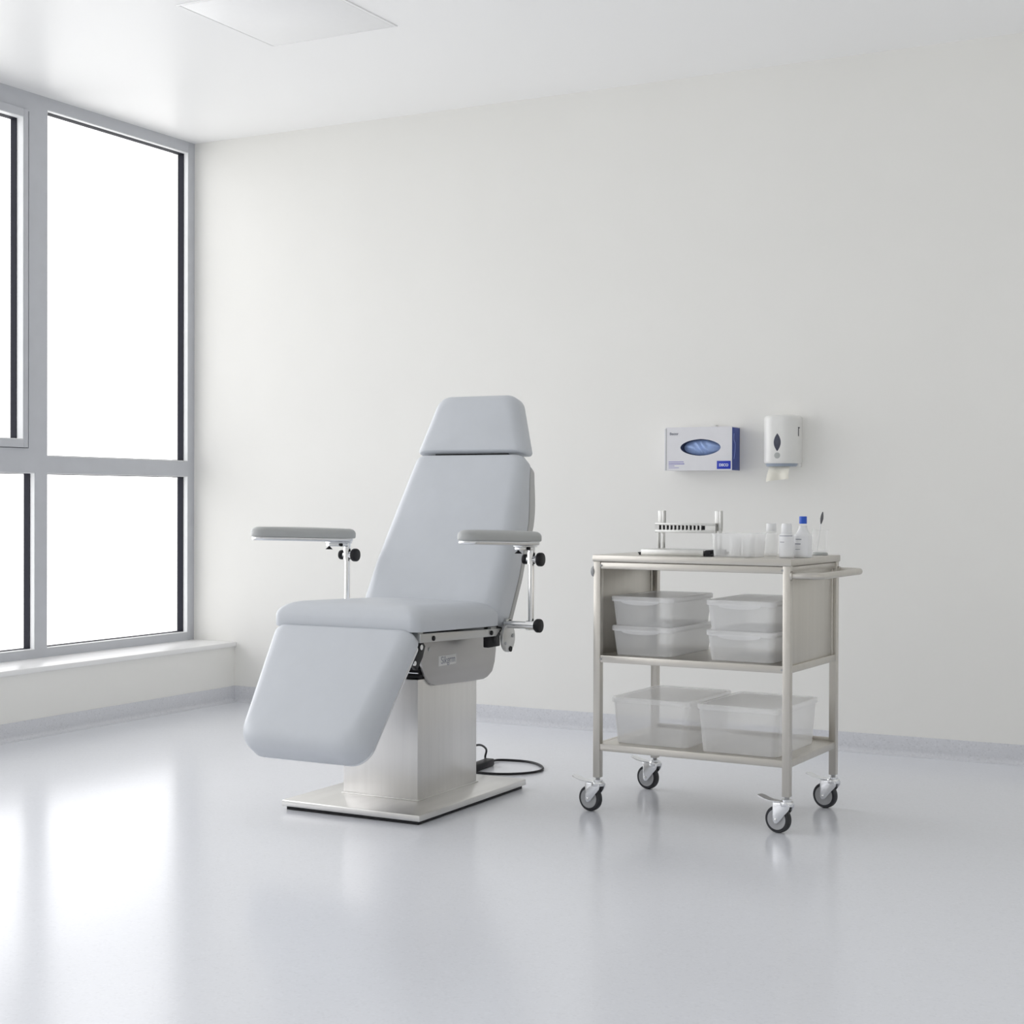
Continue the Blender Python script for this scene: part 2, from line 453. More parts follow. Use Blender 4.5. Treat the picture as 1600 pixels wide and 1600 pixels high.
bm = B(); cyl(bm, (2.338, -1.905, .545), (2.341, -1.905, .545), .006); cp('screw', bm, M['lock'], house)

# seat (tilted a little to the rear)
TILT = math.radians(-1.7)
def seatmap(s, t, d):
    y = t + 2.18; z = d
    return Vector((XC + s, -2.18 + y*math.cos(TILT) - z*math.sin(TILT)*0, .628 + y*math.sin(TILT) + z))
ol = rounded([(-.287, -2.185), (.287, -2.185), (.287, -1.602), (-.287, -1.602)], [.03, .03, .05, .05])
bm = B(); slab(bm, ol, .086, .050, (.085, .075, .085), .004, .010, seatmap, 10); cp('seat_cushion', bm, M['vinyl'])
bm = B()
for sx in (-1, 1):
    x = XC + sx*.274
    vs = []
    prism(bm, [(-2.15, .5925), (-1.64, .576), (-1.60, .600), (-2.15, .622)], 'x', x-.006, x+.006, .0015)
box(bm, (XC-.27, -2.15, .600), (XC+.27, -2.12, .625)); box(bm, (XC-.27, -1.66, .585), (XC+.27, -1.62, .608))
rail = cp('seat_frame', bm, M['rail'], label='steel side rail under the seat')
for sx in (-1, 1):
    for y, z in ((-2.07, .602), (-1.675, .590)):
        x = XC + sx*.280
        bm = B(); cyl(bm, (x-.002*sx, y, z), (x+.004*sx, y, z), .0085, 18, bev=.001); cp('bolt', bm, M['black'], rail)
# hinge discs at the rear of the seat
for sx in (-1, 1):
    x = XC + sx*.290
    pts = []
    for k in range(28):
        a = 2*PI*k/28; r = .046
        yy, zz = -1.572 + r*math.cos(a)*1.0, .566 + r*1.12*math.sin(a)
        pts.append((yy, zz))
    bm = B(); prism(bm, pts, 'x', x-.006, x+.006, .0015)
    box(bm, (x-.006, -1.588, .60), (x+.006, -1.552, .634), .002)
    hp = cp('hinge_plate', bm, M['rail'])
    for y, z, r in ((-1.562, .525, .010), (-1.600, .548, .006), (-1.545, .572, .007), (-1.568, .622, .009)):
        bm = B(); cyl(bm, (x+.004*sx, y, z), (x+.0085*sx, y, z), r, 16); cp('bolt', bm, M['black'] if r > .008 else M['hub'], hp)
    bm = B(); box(bm, (x-.04*sx-.012, -1.66, .535), (x-.04*sx+.012, -1.575, .62), .004); cp('hinge_block', bm, M['black'])
bm = B(); cyl(bm, (XC-.28, -1.575, .60), (XC+.28, -1.575, .60), .016); cp('hinge_shaft', bm, M['chrome'])

# backrest: t runs up the recline, depth along the front normal
BT = Vector((0, .493, .870)); BN = Vector((0, -.870, .493)); BO = Vector((XC, -1.687, .640))
BL = .683
def tc_(t):
    u = max(0., min(1., (t/BL-.62)/.38)); u = u*u*(3-2*u)
    return .116 - .044*u
TB = .1
def backmap(s, t, d): return BO + Vector((s, 0, 0)) + BT*t + BN*((d/TB-1)*tc_(t))
ol = rounded([(-.289, .012), (.289, .012), (.286, .22), (.266, .45), (.235, BL), (-.235, BL), (-.266, .45), (-.286, .22)], [.05, .05, .4, .4, .028, .028, .4, .4])
bm = B(); slab(bm, ol, TB, .042, (.06, .03, .014), .004, .006, backmap, 10); cp('backrest_cushion', bm, M['vinyl'])
def gapmap(s, t, d): return BO + Vector((s, 0, 0)) + BT*t - BN*(tc_(t) - .002 + d)
ol = rounded([(-.284, .004), (.284, .004), (.281, .22), (.262, .45), (.231, BL-.004), (-.231, BL-.004), (-.262, .45), (-.281, .22)], [.045, .045, .4, .4, .028, .028, .4, .4])
bm = B(); slab(bm, ol, .007, .002, None, .002, 0., gapmap, 2); cp('backrest_gap_shade', bm, M['black'], label='black sheet for the shade in the gap between back cushion and shell')  # black sheet stands in for shade in the gap behind the cushion
def shellmap(s, t, d):
    u = t/BL
    bulge = .030*math.exp(-((u-.80)/.20)**2)
    return BO + Vector((s, 0, 0)) + BT*t - BN*(tc_(t)+.004 + (d/.03)*(.026+bulge))
ol = rounded([(-.289, .0), (.289, .0), (.286, .22), (.267, .45), (.235, BL-.004), (-.235, BL-.004), (-.267, .45), (-.286, .22)], [.04, .04, .4, .4, .03, .03, .4, .4])
bm = B(); slab(bm, ol, .03, .008, None, .002, 0., shellmap, 4); cp('backrest_shell', bm, M['shell'], label='pale grey moulded back shell')

# headrest
HA = math.radians(14); HT = Vector((0, math.sin(HA), math.cos(HA))); HN = Vector((0, -math.cos(HA), math.sin(HA)))
HO = Vector((XC, -1.352, 1.243))
def headmap(s, t, d): return HO + Vector((s, 0, 0)) + HT*t + HN*(d-.076)
ol = rounded([(-.240, -.006), (.240, -.006), (.168, .226), (-.168, .226)], [.012, .012, .062, .062])
bm = B(); slab(bm, ol, .078, .042, (.05, .012, .04), .004, .006, headmap, 10); cp('headrest', bm, M['vinyl'])
bm = B(); box(bm, (XC-.16, -1.33, 1.20), (XC+.16, -1.30, 1.28), .004)
cp('headrest_bracket', bm, M['black'])

# leg rest
LA = math.radians(38); LT = Vector((0, -math.sin(LA), -math.cos(LA))); LN = Vector((0, -math.cos(LA), math.sin(LA))); LO = Vector((XC, -2.190, .648))
def lthick(t): return .064 + .040*min(1., max(0., -t/.46))
def legmap(s, t, d): return LO + Vector((s, 0, 0)) - LT*t + LN*((d/.092-1)*lthick(t))
ol = rounded([(-.232, -.462), (.232, -.462), (.279, -.002), (-.279, -.002)], [.075, .075, .03, .03])
bm = B(); slab(bm, ol, .092, .052, (.05, .065, .02), .004, .004, legmap, 10); cp('leg_rest_cushion', bm, M['vinyl'])
def legmap2(s, t, d): return LO + Vector((s, 0, 0)) - LT*t + LN*(d-.0155-lthick(t))
ol = rounded([(-.226, -.456), (.226, -.456), (.273, -.02), (-.273, -.02)], [.07, .07, .02, .02])
bm = B(); slab(bm, ol, .0145, .003, None, .003, 0., legmap2, 3); lp = cp('leg_rest_plate', bm, M['zinc'], label='thin steel backing plate of the leg rest')
for sx in (-1, 1):
    bm = B()
    x = XC + sx*.245
    prism(bm, [(-2.165, .60), (-2.10, .605), (-2.075, .575), (-2.09, .54), (-2.125, .50), (-2.165, .53)], 'x', x-.008, x+.008, .002)
    cyl(bm, (x-.014, -2.115, .575), (x+.014, -2.115, .575), .016)
    lh = cp('leg_rest_hinge', bm, M['black'])
    bm = B(); cyl(bm, (x+.013*sx, -2.115, .575), (x+.018*sx, -2.115, .575), .009, 16); cp('hinge_pin', bm, M['zinc'], lh)
    bm = B(); cyl(bm, (x+.007*sx, -2.145, .525), (x+.012*sx, -2.145, .525), .008, 16); cp('hinge_pin', bm, M['zinc'], lh)

# armrests
def arm(px, ang, side):
    py = -1.58
    bm = B(); cyl(bm, (px, py, .598), (px, py, .868), .0105); cp('arm_post', bm, M['chrome'])
    # horizontal support bar from the hinge to the post
    x0 = XC + side*.283
    bm = B(); cyl(bm, (x0, py, .614), (px+side*.012, py, .614), .0135)
    cyl(bm, (px-.016, py, .614), (px+.016, py, .614), .0175)
    cp('arm_bar', bm, M['chrome'])
    kx = px + side*.02
    bm = B(); cyl(bm, (kx, py, .614), (kx+side*.020, py, .614), .0245, 28, bev=.005)
    cp('clamp_knob', bm, M['black'], label='black round knob at the foot of the arm post')
    # upper clamp
    bm = B(); cyl(bm, (px-.018, py, .848), (px+.026, py, .848), .0135, 24, bev=.002); cyl(bm, (px, py, .832), (px, py, .872), .0155)
    cp('arm_clamp', bm, M['chrome'])
    bm = B(); cyl(bm, (px+.026, py, .848), (px+.046, py, .848), .0245, 28, bev=.005); cp('clamp_knob', bm, M['black'])
    bm = B(); cyl(bm, (px-.032, py, .848), (px-.016, py, .848), .018, 28, bev=.004); cp('clamp_knob', bm, M['black'])
    # pad, swivelled about the post, front end slightly raised
    d = Vector((-math.sin(ang), -math.cos(ang), .03)).normalized(); n = Vector((math.cos(ang), -math.sin(ang), 0)); u = n.cross(d) if n.cross(d).z > 0 else d.cross(n)
    P0 = Vector((px, py, .897))
    def pm(s, t, dd): return P0 + n*s + d*t + u*dd
    w, L, b = .039, .40, .022
    ol = rounded([(-w, -b), (w, -b), (w, L), (-w, L)], [.022, .022, .0385, .0385], 10)
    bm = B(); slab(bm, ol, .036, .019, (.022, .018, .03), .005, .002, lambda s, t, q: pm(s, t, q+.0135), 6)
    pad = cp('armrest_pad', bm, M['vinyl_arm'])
    ol = rounded([(-w+.003, -b+.012), (w-.003, -b+.012), (w-.003, L-.004), (-w+.003, L-.004)], [.015, .015, .0355, .0355], 10)
    bm = B(); slab(bm, ol, .0125, .002, None, .005, 0, lambda s, t, q: pm(s, t, q), 3)
    cp('armrest_base', bm, M['zinc'], pad, label='thin steel base under the pad')
    # bracket under the pad
    bm = B(); slab(bm, rounded([(-.02, -.012), (.02, -.012), (.02, .085), (-.02, .085)], .006, 4), .005, .001, None, .001, 0, lambda s, t, q: pm(s, t, q-.0055), 2)
    slab(bm, rounded([(-.012, -.010), (.012, -.010), (.012, .085), (-.012, .085)], .004, 4), .012, .001, None, .001, 0, lambda s, t, q: pm(s, t, q-.0175), 2)
    cyl(bm, (px, py, .862), (px, py, .893), .013)
    br = cp('arm_bracket', bm, M['zinc'])
    bm = B(); a0 = pm(.012, .035, -.011); cyl(bm, a0, a0 + n*.005, .0065, 16); cp('bracket_screw', bm, M['black'], br); bm = B(); a1 = pm(.0, .078, -.017); cyl(bm, a1, a1 - u*.004, .004, 14); cyl(bm, a1-u*.004, a1-u*.012, .006, 14, .014)
    cp('bracket_screw', bm, M['black'], br)
arm(2.563, math.radians(8), 1)
arm(1.781, math.radians(25), -1)

# ------------------------------------------------------------------ power cable
pc = thing('power_cable', 'black power cable looped on the floor behind the chair pedestal', 'cable', (2.15, -1.15, 0))
PO = (2.15, -1.15, 0)
pts = spline([(2.20, -1.552, .085), (2.19, -1.49, .095), (2.17, -1.36, .112), (2.14, -1.20, .105), (2.108, -1.085, .07), (2.085, -1.05, .035), (2.09, -1.06, .024)], 8)
bm = B(); tube(bm, pts, .0042)
pts = spline([(2.108, -1.055, .012), (2.09, -1.00, .008), (2.10, -.945, .0055), (2.20, -.925, .0052), (2.28, -.965, .0052), (2.34, -1.045, .0052), (2.345, -1.12, .0052), (2.30, -1.19, .0052), (2.22, -1.235, .0052), (2.10, -1.24, .0052), (2.02, -1.22, .0052), (1.93, -1.15, .0052), (1.80, -1.12, .0052)], 8)
tube(bm, pts, .0048)
obj('cord', bm, M['black'], pc, PO)
bm = B(); box(bm, (-.02, -.085, 0), (.02, .085, .028), .005)
bmesh.ops.transform(bm, matrix=Matrix.Translation((2.113, -1.135, .001)) @ Matrix.Rotation(math.radians(4), 4, 'Z'), verts=bm.verts[:])
obj('inline_adapter', bm, M['black'], pc, PO)

# ------------------------------------------------------------------ trolley (local frame, origin at its front left floor corner)
TX, TY, TR = 2.8527, -1.680, math.radians(-1.912)
W, D = .6965, .4874; LEG = .025
TM = Matrix.Translation((TX, TY, 0)) @ Matrix.Rotation(TR, 4, 'Z')
def tw(x, y, z=0): return TM @ Vector((x, y, z))
trolley = thing('instrument_trolley', 'stainless steel two-shelf trolley on four braked castors', 'trolley', (TX, TY, 0), TR)
def tp(name, bm, mat, parent=trolley, **k): return obj(name, bm, mat, parent, **k)
ZTOP, ZMID, ZLOW = .873, .533, .2334
bm = B(); box(bm, (-.004, -.004, ZTOP-.0225), (W+.004, D+.004, ZTOP), .003); tp('top_shelf', bm, M['steelh'])
bm = B()
box(bm, (LEG, .002, .826), (W-LEG, .022, .8485), .002); box(bm, (LEG, D-.022, .826), (W-LEG, D-.002, .8485), .002)
box(bm, (.004, LEG, .826), (.022, D-LEG, .8485), .002); box(bm, (W-.022, LEG, .826), (W-.004, D-LEG, .8485), .002)
tp('top_frame', bm, M['steelh'])
for lx in (0, W-LEG):
    for ly in (0, D-LEG):
        bm = B(); box(bm, (lx, ly, .118), (lx+LEG, ly+LEG, ZTOP-.0225), .0012); tp('leg', bm, M['steel'])
for z, nm in ((ZMID, 'middle_shelf'), (ZLOW, 'lower_shelf')):
    bm = B(); box(bm, (.003, .003, z-.003), (W-.003, D-.003, z), .001)
    for lo, hi in (((LEG, .0015), (W-LEG, .018)), ((LEG, D-.018), (W-LEG, D-.0015)), ((.0015, LEG), (.018, D-LEG)), ((W-.018, LEG), (W-.0015, D-LEG))):
        box(bm, (*lo, z-.023), (*hi, z+.0005), .0015)
    if nm == 'lower_shelf': box(bm, (LEG, D-.012, z), (W-LEG, D-.009, z+.012), .001)
    tp(nm, bm, M['steelh'])
for lx in (.009, W-.012):
    bm = B(); box(bm, (lx, LEG-.002, ZMID-.02), (lx+.003, D-LEG+.002, .83), .0005)
    box(bm, (lx-.003, D-LEG-.028, ZMID-.02), (lx+.006, D-LEG-.02, .83), .0005)
    tp('side_panel', bm, M['steel'])
for lx in (LEG+.002, W-LEG-.002):
    for z in (.837, ZMID-.012):
        bm = B(); cyl(bm, (lx, .0025, z), (lx, -.001, z), .0035, 12); tp('screw', bm, M['hub'])
# push handle on the right: a flat-sided tube bent out from both legs
zh = .820; r = .05; out = .088
pts = [(W-.004, .010, zh), (W+.03, .010, zh)]
for k in range(9):
    a = PI/2*k/8; pts.append((W+out-r + r*math.sin(a), .010 + r - r*math.cos(a), zh))
for k in range(9):
    a = PI/2*k/8; pts.append((W+out-r + r*math.cos(a), D-.010-r + r*math.sin(a), zh))
pts += [(W+.03, D-.010, zh), (W-.004, D-.010, zh)]
bm = B(); tube(bm, pts, .0108, 16)
for y in (.010, D-.010): cyl(bm, (W-.001, y, zh), (W+.006, y, zh), .0145, 20)
tp('push_handle', bm, M['steel'], label='bright steel push handle')
bm = B(); cyl(bm, (.001, .013, .816), (-.010, .013, .816), .0185, 24, bev=.004); tp('bumper_cap', bm, M['hub'])

# castors
SW = Matrix.Rotation(math.radians(-10), 4, 'Z')
def castor(lx, ly):
    c = Matrix.Translation((lx, ly, 0)) @ SW
    def tr(bm): bmesh.ops.transform(bm, matrix=c, verts=bm.verts[:]); return bm
    ax, az, wr = -.030, .0435, .0435
    bm = B()
    cyl(bm, (0, 0, .088), (0, 0, .104), .022, 28, bev=.003); cyl(bm, (0, 0, .104), (0, 0, .110), .016, 24)
    prf = [(.020, .094), (.017, .080), (ax+.011, az-.006), (ax+.004, az-.012), (ax-.005, az-.012), (ax-.010, az-.004), (ax-.012, .088), (ax-.010, .098), (.015, .098)]
    for y0, y1 in ((-.0175, -.0145), (.0145, .0175)): prism(bm, prf, 'y', y0, y1, .0008)
    box(bm, (-.042, -.0175, .094), (.018, .0175, .0985), .002)
    fork = tp('castor', tr(bm), M['zinc'])
    bm = B()
    R_ = []
    prof = [(wr-.011, -.0115), (wr-.003, -.0115), (wr-.0006, -.0085), (wr, -.004), (wr, .004), (wr-.0006, .0085), (wr-.003, .0115), (wr-.011, .0115)]
    rings = [[Vector((ax+rr*math.cos(2*PI*k/40), yy, az+rr*math.sin(2*PI*k/40))) for k in range(40)] for rr, yy in prof]
    ring_faces(bm, rings)
    tp('tyre', tr(bm), M['rubber'], fork)
    bm = B()
    prof = [(.004, -.0135), (.010, -.0135), (.012, -.0128), (.026, -.0122), (.029, -.0132), (.0325, -.0132), (.0325, .0132), (.029, .0132), (.026, .0122), (.012, .0128), (.010, .0135), (.004, .0135)]
    rings = [[Vector((ax+rr*math.cos(2*PI*k/40), yy, az+rr*math.sin(2*PI*k/40))) for k in range(40)] for rr, yy in prof]
    ring_faces(bm, rings); tp('hub', tr(bm), M['hub'], fork)
    bm = B(); cyl(bm, (ax, -.0205, az), (ax, .0205, az), .0045, 14, bev=.001); tp('axle', tr(bm), M['chrome'], fork)
    bm = B(); cyl(bm, (0, 0, .106), (0, 0, .124), .0075, 16); tp('stem', tr(bm), M['hub'], fork)
    bm = B()
    rings = []
    for x, z, w in ((.0, .100, .011), (-.03, .1005, .014), (-.055, .101, .0155), (-.072, .1045, .017), (-.088, .110, .0175), (-.098, .1125, .015), (-.102, .113, .010)):
        rings.append([Vector((x, -w, z-.0012)), Vector((x, w, z-.0012)), Vector((x, w, z+.0014)), Vector((x, -w, z+.0014))])
    ring_faces(bm, rings); tp('brake_pedal', tr(bm), M['zinc'], fork)
for lx in (LEG/2, W-LEG/2):
    for ly in (LEG/2, D-LEG/2): castor(lx, ly)

# ------------------------------------------------------------------ storage bins
def rect_ring(w, d, r, z, seg=5):
    return [Vector((p.x, p.y, z)) for p, n in rounded([(-w/2, -d/2), (w/2, -d/2), (w/2, d/2), (-w/2, d/2)], r, seg, 1.)]
def make_bin(w, d, h, rad, bodym, lidm, label, group, loc, clip=True, lidh=.012):
    t = thing('storage_bin', label, 'storage bin', loc, TR, group)
    tk = .0018; rim = .006; hb = h-lidh
    bm = B()
    k0 = .92
    outer = [(.915, 0., -.004), (.93, 0., 0), (.935, .004, 0), (1., hb-.006, 0), (1.012, hb-.0055, 0), (1.012, hb, 0)]
    rings = [rect_ring(w*f-2*rim, d*(1-(1-f)*w/d)-2*rim, rad, z) for f, z, _ in outer]
    inner = [(1., hb), (1., hb-.006), (.94, .006), (.935, tk)]
    rings += [rect_ring(w*f-2*rim-2*tk, d*(1-(1-f)*w/d)-2*rim-2*tk, rad-.001, z) for f, z in inner]
    ring_faces(bm, rings)
    obj('bin_body', bm, bodym, t)
    bm = B()
    rings = [rect_ring(w-.010, d-.010, rad, hb+.0005), rect_ring(w-.010, d-.010, rad, hb-.005), rect_ring(w-.002, d-.002, rad+.003, hb-.005), rect_ring(w, d, rad+.004, hb-.002), rect_ring(w, d, rad+.004, h-.003), rect_ring(w-.004, d-.004, rad+.003, h), rect_ring(w-.020, d-.020, rad, h), rect_ring(w-.024, d-.024, rad, h-.004)]
    ring_faces(bm, rings)
    if clip:
        pts = [(-w*.30, hb-.003), (w*.30, hb-.003)]
        for k in range(9):
            a = PI*k/8; pts.append((w*.30*math.cos(a), hb-.006-.010*math.sin(a)))
        prism(bm, pts, 'y', -d/2-.001, -d/2+.0025)
    obj('bin_lid', bm, lidm, t)
    return t
def dup(root, loc, label):
    r = root.copy(); COL.objects.link(r); r.location = loc; r['label'] = label
    for ch in list(root.children):
        c = ch.copy(); COL.objects.link(c); c.parent = r
    return r
BH = .0995
wl = .232
s1 = make_bin(wl, .375, BH, .022, M['bin'], M['lid'], 'small clear lidded bin, bottom of left stack on the middle shelf', 'small bins on the middle shelf', tw(.158, .225, ZMID+.0006))
dup(s1, tw(.156, .225, ZMID+BH+.0006), 'small clear lidded bin, top of left stack on the middle shelf')
wr_ = .245
s2 = make_bin(wr_, .375, BH, .022, M['bin'], M['lid'], 'small clear lidded bin, bottom of right stack on the middle shelf', 'small bins on the middle shelf', tw(.510, .225, ZMID+.0006))
dup(s2, tw(.510, .225, ZMID+BH+.0006), 'small clear lidded bin, top of right stack on the middle shelf')
b1 = make_bin(.292, .392, .157, .022, M['bigbin'], M['biglid'], 'large frosted lidded bin on the lower shelf, left one', 'large bins on the lower shelf', tw(.190, .232, ZLOW+.0006), False)
dup(b1, tw(.511, .214, ZLOW+.0006), 'large frosted lidded bin on the lower shelf, right one')

# ------------------------------------------------------------------ things on the trolley top
Z0 = ZTOP
# instrument rack: flat base tray, two posts at the rear, slotted crossbar
rk = thing('instrument_rack', 'steel rack with two posts and a slotted crossbar on trolley top', 'rack', tw(.13, .075, Z0), TR)
bm = B(); box(bm, (.010, 0, .0005), (.238, .150, .020), .002); obj('rack_base', bm, M['rack'], rk)
for x0, x1 in ((0, .0105), (.2375, .262)):
    bm = B()
    if x0: prism(bm, [(x0, .0005), (x1+.006, .0005), (x1+.006, .006), (x1, .008), (x1-.001, .020), (x0+.006, .020)], 'y', .004, .146, .001)
    else: box(bm, (x0, .004, .0005), (x1, .146, .010), .002)
    obj('end_cap', bm, M['black'], rk)
for x in (.0115, .222):
    bm = B()
    box(bm, (x, .132, .020), (x+.0055, .146, .088), .001); box(bm, (x+.016, .132, .020), (x+.0235, .146, .088), .001)
    box(bm, (x, .136, .082), (x+.026, .146, .150), .0015)
    box(bm, (x+.020, .128, .088), (x+.026, .146, .150), .0015)
    obj('rack_post', bm, M['rack'], rk)
bm = B()
x0, x1, n = .008, .232, 12
box(bm, (x0, .118, .100), (x1, .132, .108), .001); box(bm, (x0, .118, .074), (x1, .132, .084), .001)
sx = .024; sp = .0142; wb = .0062
box(bm, (x0, .118, .084), (sx, .132, .100))
for k in range(n-1): box(bm, (sx+sp*k+(sp-wb), .118, .084), (sx+sp*(k+1), .132, .100))
box(bm, (sx+sp*n, .118, .084), (x1, .132, .100))
bar = obj('slotted_bar', bm, M['rack'], rk)
bm = B(); box(bm, (x0+.004, .126, .085), (sx+sp*n+.004, .1315, .099)); obj('slot_backing', bm, M['black'], bar)
# black mat
bm = B(); box(bm, (.0, .0, 0), (.26, .24, .0035), .001)
mt = obj('rubber_mat', bm, M['black']); mt.location = tw(.055, .232, Z0); mt.rotation_euler = (0, 0, TR)
tag(mt, 'thin black rubber mat lying behind the rack on the trolley', 'mat')
# clear tub with white rolls
tb = thing('clear_tub', 'low clear plastic tub beside the rack holding white rolls', 'tub', tw(.480, .110, Z0+.0004), TR)
bm = B()
w, d, h, rad = .152, .12, .077, .018
rings = [rect_ring(w*f, d*f, rad, z) for f, z in ((.92, 0), (.94, .002), (1., h-.004), (1.02, h-.004), (1.02, h))] + [rect_ring(w*f-.004, d*f-.004, rad-.001, z) for f, z in ((1., h), (.94, .004))]
ring_faces(bm, rings); obj('tub_body', bm, M['tub'], tb)
for i, (x, y, lb) in enumerate(((.470, .102, 'white gauze roll standing nearest the rack in the clear tub'), (.513, .116, 'white gauze roll standing nearest the bottles in the clear tub'))):
    bm = B(); lathe(bm, [(.004, 0), (.019, 0), (.0195, .002), (.0195, .056), (.0185, .058), (.006, .058), (.006, .05)], n=28)
    q = obj('gauze_roll', bm, M['pad']); q.location = tw(x, y, Z0+.0048); tag(q, lb, 'gauze roll', 'rolls in the clear tub')
# bottles
def bottle(loc, label, body, mat, cap, capm, lab=None, bars=()):
    t = thing('bottle', label, 'bottle', loc, math.radians(20), 'bottles on the trolley top')
    bm = B(); lathe(bm, body, n=36); obj('bottle_body', bm, mat, t, angle=60)
    bm = B(); lathe(bm, cap, n=28); obj('cap', bm, capm, t)
    if lab:
        r, z0, z1, a0, a1 = lab
        bm = B()
        for rr in (0,):
            A = [a0+(a1-a0)*k/16 for k in range(17)]
            rings = [[Vector((q*math.cos(a), q*math.sin(a), z)) for q, z in ((r, z0), (r+.0006, z0), (r+.0006, z1), (r, z1))] for a in A]
            ring_faces(bm, rings)
        lb = obj('paper_label', bm, M['label'], t)
        for (z, b0, b1, hh, mm) in bars:
            bm = B(); A = [b0+(b1-b0)*k/8 for k in range(9)]
            rings = [[Vector((q*math.cos(a), q*math.sin(a), zz)) for q, zz in ((r+.0006, z), (r+.0009, z), (r+.0009, z+hh), (r+.0006, z+hh))] for a in A]
            ring_faces(bm, rings); obj('print_line', bm, mm, lb)
def body(r, h, rn, hs): return [(r-.004, 0), (r-.001, .001), (r, .004), (r, h-.006), (r-.002, h-.002), (r-.006, h), (rn+.004, h+hs*.5), (rn, h+hs), (rn, h+hs+.006)]
F = -PI/2-math.radians(0)   # towards the viewer in the bottle's frame
def fa(deg): return math.radians(-90+deg-20+8)
bottle(tw(.545, .235, Z0+.0004), 'frosted translucent bottle with white cap next to the clear tub', body(.0215, .077, .014, .006), M['bottle_pale'],
       [(.005, .083), (.0165, .083), (.0168, .085), (.0168, .106), (.015, .109), (.004, .109)], M['bottle'])
bottle(tw(.640, .120, Z0+.0004), 'white labelled bottle with white cap between the other bottles', body(.0235, .078, .015, .006), M['bottle'],
       [(.005, .082), (.0172, .082), (.0175, .084), (.0172, .104), (.0155, .108), (.0145, .111), (.004, .111)], M['bottle'],
       (.0236, .006, .072, fa(-75), fa(75)), ((.070, fa(-55), fa(60), .0022, M['print_grey']), (.050, fa(-48), fa(-8), .0018, M['print_grey'])))
bottle(tw(.676, .176, Z0+.0004), 'white labelled bottle with blue cap at the right end of trolley', body(.0300, .076, .0135, .022), M['bottle'],
       [(.004, .110), (.0122, .110), (.0125, .112), (.0125, .132), (.0115, .134), (.004, .134)], M['bluecap'],
       (.0301, .008, .070, fa(-80), fa(40)), ((.058, fa(-40), fa(0), .0028, M['print_grey']), (.043, fa(-45), fa(-5), .003, M['print_grey']), (.026, fa(-42), fa(-8), .0014, M['print_grey'])))
# jar with an applicator brush
jl = tw(.654, .415, Z0+.0004)
jr = thing('clear_jar', 'small clear jar holding a dark tipped brush, behind the bottles', 'jar', jl, TR)
bm = B(); lathe(bm, [(.022, .008), (.026, .010), (.027, .014), (.027, .083), (.0285, .085), (.0285, .087), (.025, .087), (.025, .014), (.020, .012)], n=32); obj('jar_body', bm, M['jar'], jr)
bm = B(); lathe(bm, [(.018, 0), (.0255, 0), (.026, .002), (.025, .008), (.018, .010)], n=32); obj('jar_base', bm, M['lock'], jr)
br = thing('applicator_brush', 'thin brush with dark grey tip standing in the clear jar', 'brush', jl + Vector((0, 0, .014)), TR)
bm = B(); cyl(bm, (-.012, 0, 0), (.002, 0, .092), .0016, 10); obj('stem', bm, M['bottle'], br)
bm = B(); d0 = Vector((.002, 0, .092)); dd = Vector((.014, 0, .092)).normalized()
rings = []
uu = dd.cross(Vector((0, 1, 0))).normalized(); vv = Vector((0, 1, 0))
for h_, r_ in ((0, .0016), (.008, .004), (.018, .0056), (.028, .005), (.037, .0030), (.042, .0012)):
    rings.append([d0 + dd*h_ + uu*(r_*math.cos(2*PI*k/14)) + vv*(r_*.7*math.sin(2*PI*k/14)) for k in range(14)])
ring_faces(bm, rings); obj('brush_tip', bm, M['print_dark'], br)

# ------------------------------------------------------------------ wall: glove carton
GX0, GX1, GZ0, GZ1, GD = 2.463, 2.770, 1.1885, 1.3785, .10
GO = (2.615, 0, 1.28)
gb = thing('glove_box', 'white and blue carton of disposable gloves mounted on the wall', 'glove box', GO)
ex, ez, ea, eb = 2.625, 1.289, .0935, .0365
bm = B()
N = 48
def ell(y, k=1.): return [Vector((ex+ea*k*math.cos(2*PI*i/N), y, ez+eb*k*math.sin(2*PI*i/N)*(1-.08*abs(math.cos(2*PI*i/N))))) for i in range(N)]
def sq(y):
    out = []
    for i in range(N):
        c, s = math.cos(2*PI*i/N), math.sin(2*PI*i/N)
        hx = (GX1-ex) if c > 0 else (ex-GX0); hz = (GZ1-ez) if s > 0 else (ez-GZ0)
        k = min(hx/abs(c) if abs(c) > 1e-6 else 1e9, hz/abs(s) if abs(s) > 1e-6 else 1e9)
        out.append(Vector((ex+c*k, y, ez+s*k)))
    # snap the nearest samples to the true corners
    for cx, cz in ((GX0, GZ0), (GX1, GZ0), (GX0, GZ1), (GX1, GZ1)):
        j = min(range(N), key=lambda q: (out[q].x-cx)**2+(out[q].z-cz)**2); out[j] = Vector((cx, y, cz))
    return out
ring_faces(bm, [ell(-GD+.004), ell(-GD), sq(-GD), sq(-.002)], cap0=False, cap1=True)
obj('carton', bm, M['carton'], gb, GO, angle=20)
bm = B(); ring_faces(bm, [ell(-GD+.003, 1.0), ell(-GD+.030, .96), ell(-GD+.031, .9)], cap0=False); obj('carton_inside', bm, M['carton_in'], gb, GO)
bm = B(); box(bm, (GX1-.0005, -GD+.003, GZ0+.001), (GX1+.0012, -.003, GZ1-.004), .0003); sp_ = obj('side_print', bm, M['carton_blue'], gb, GO, label='blue printed end of the carton')
bm = B(); tube(bm, spline([(GX1+.0012, -.078, GZ1-.030), (GX1+.0012, -.080, GZ1-.055), (GX1+.0012, -.064, GZ1-.075), (GX1+.0012, -.066, GZ1-.105), (GX1+.0012, -.078, GZ1-.140)], 6), .0016, 6); obj('print_line', bm, M['carton_line'], sp_, GO)
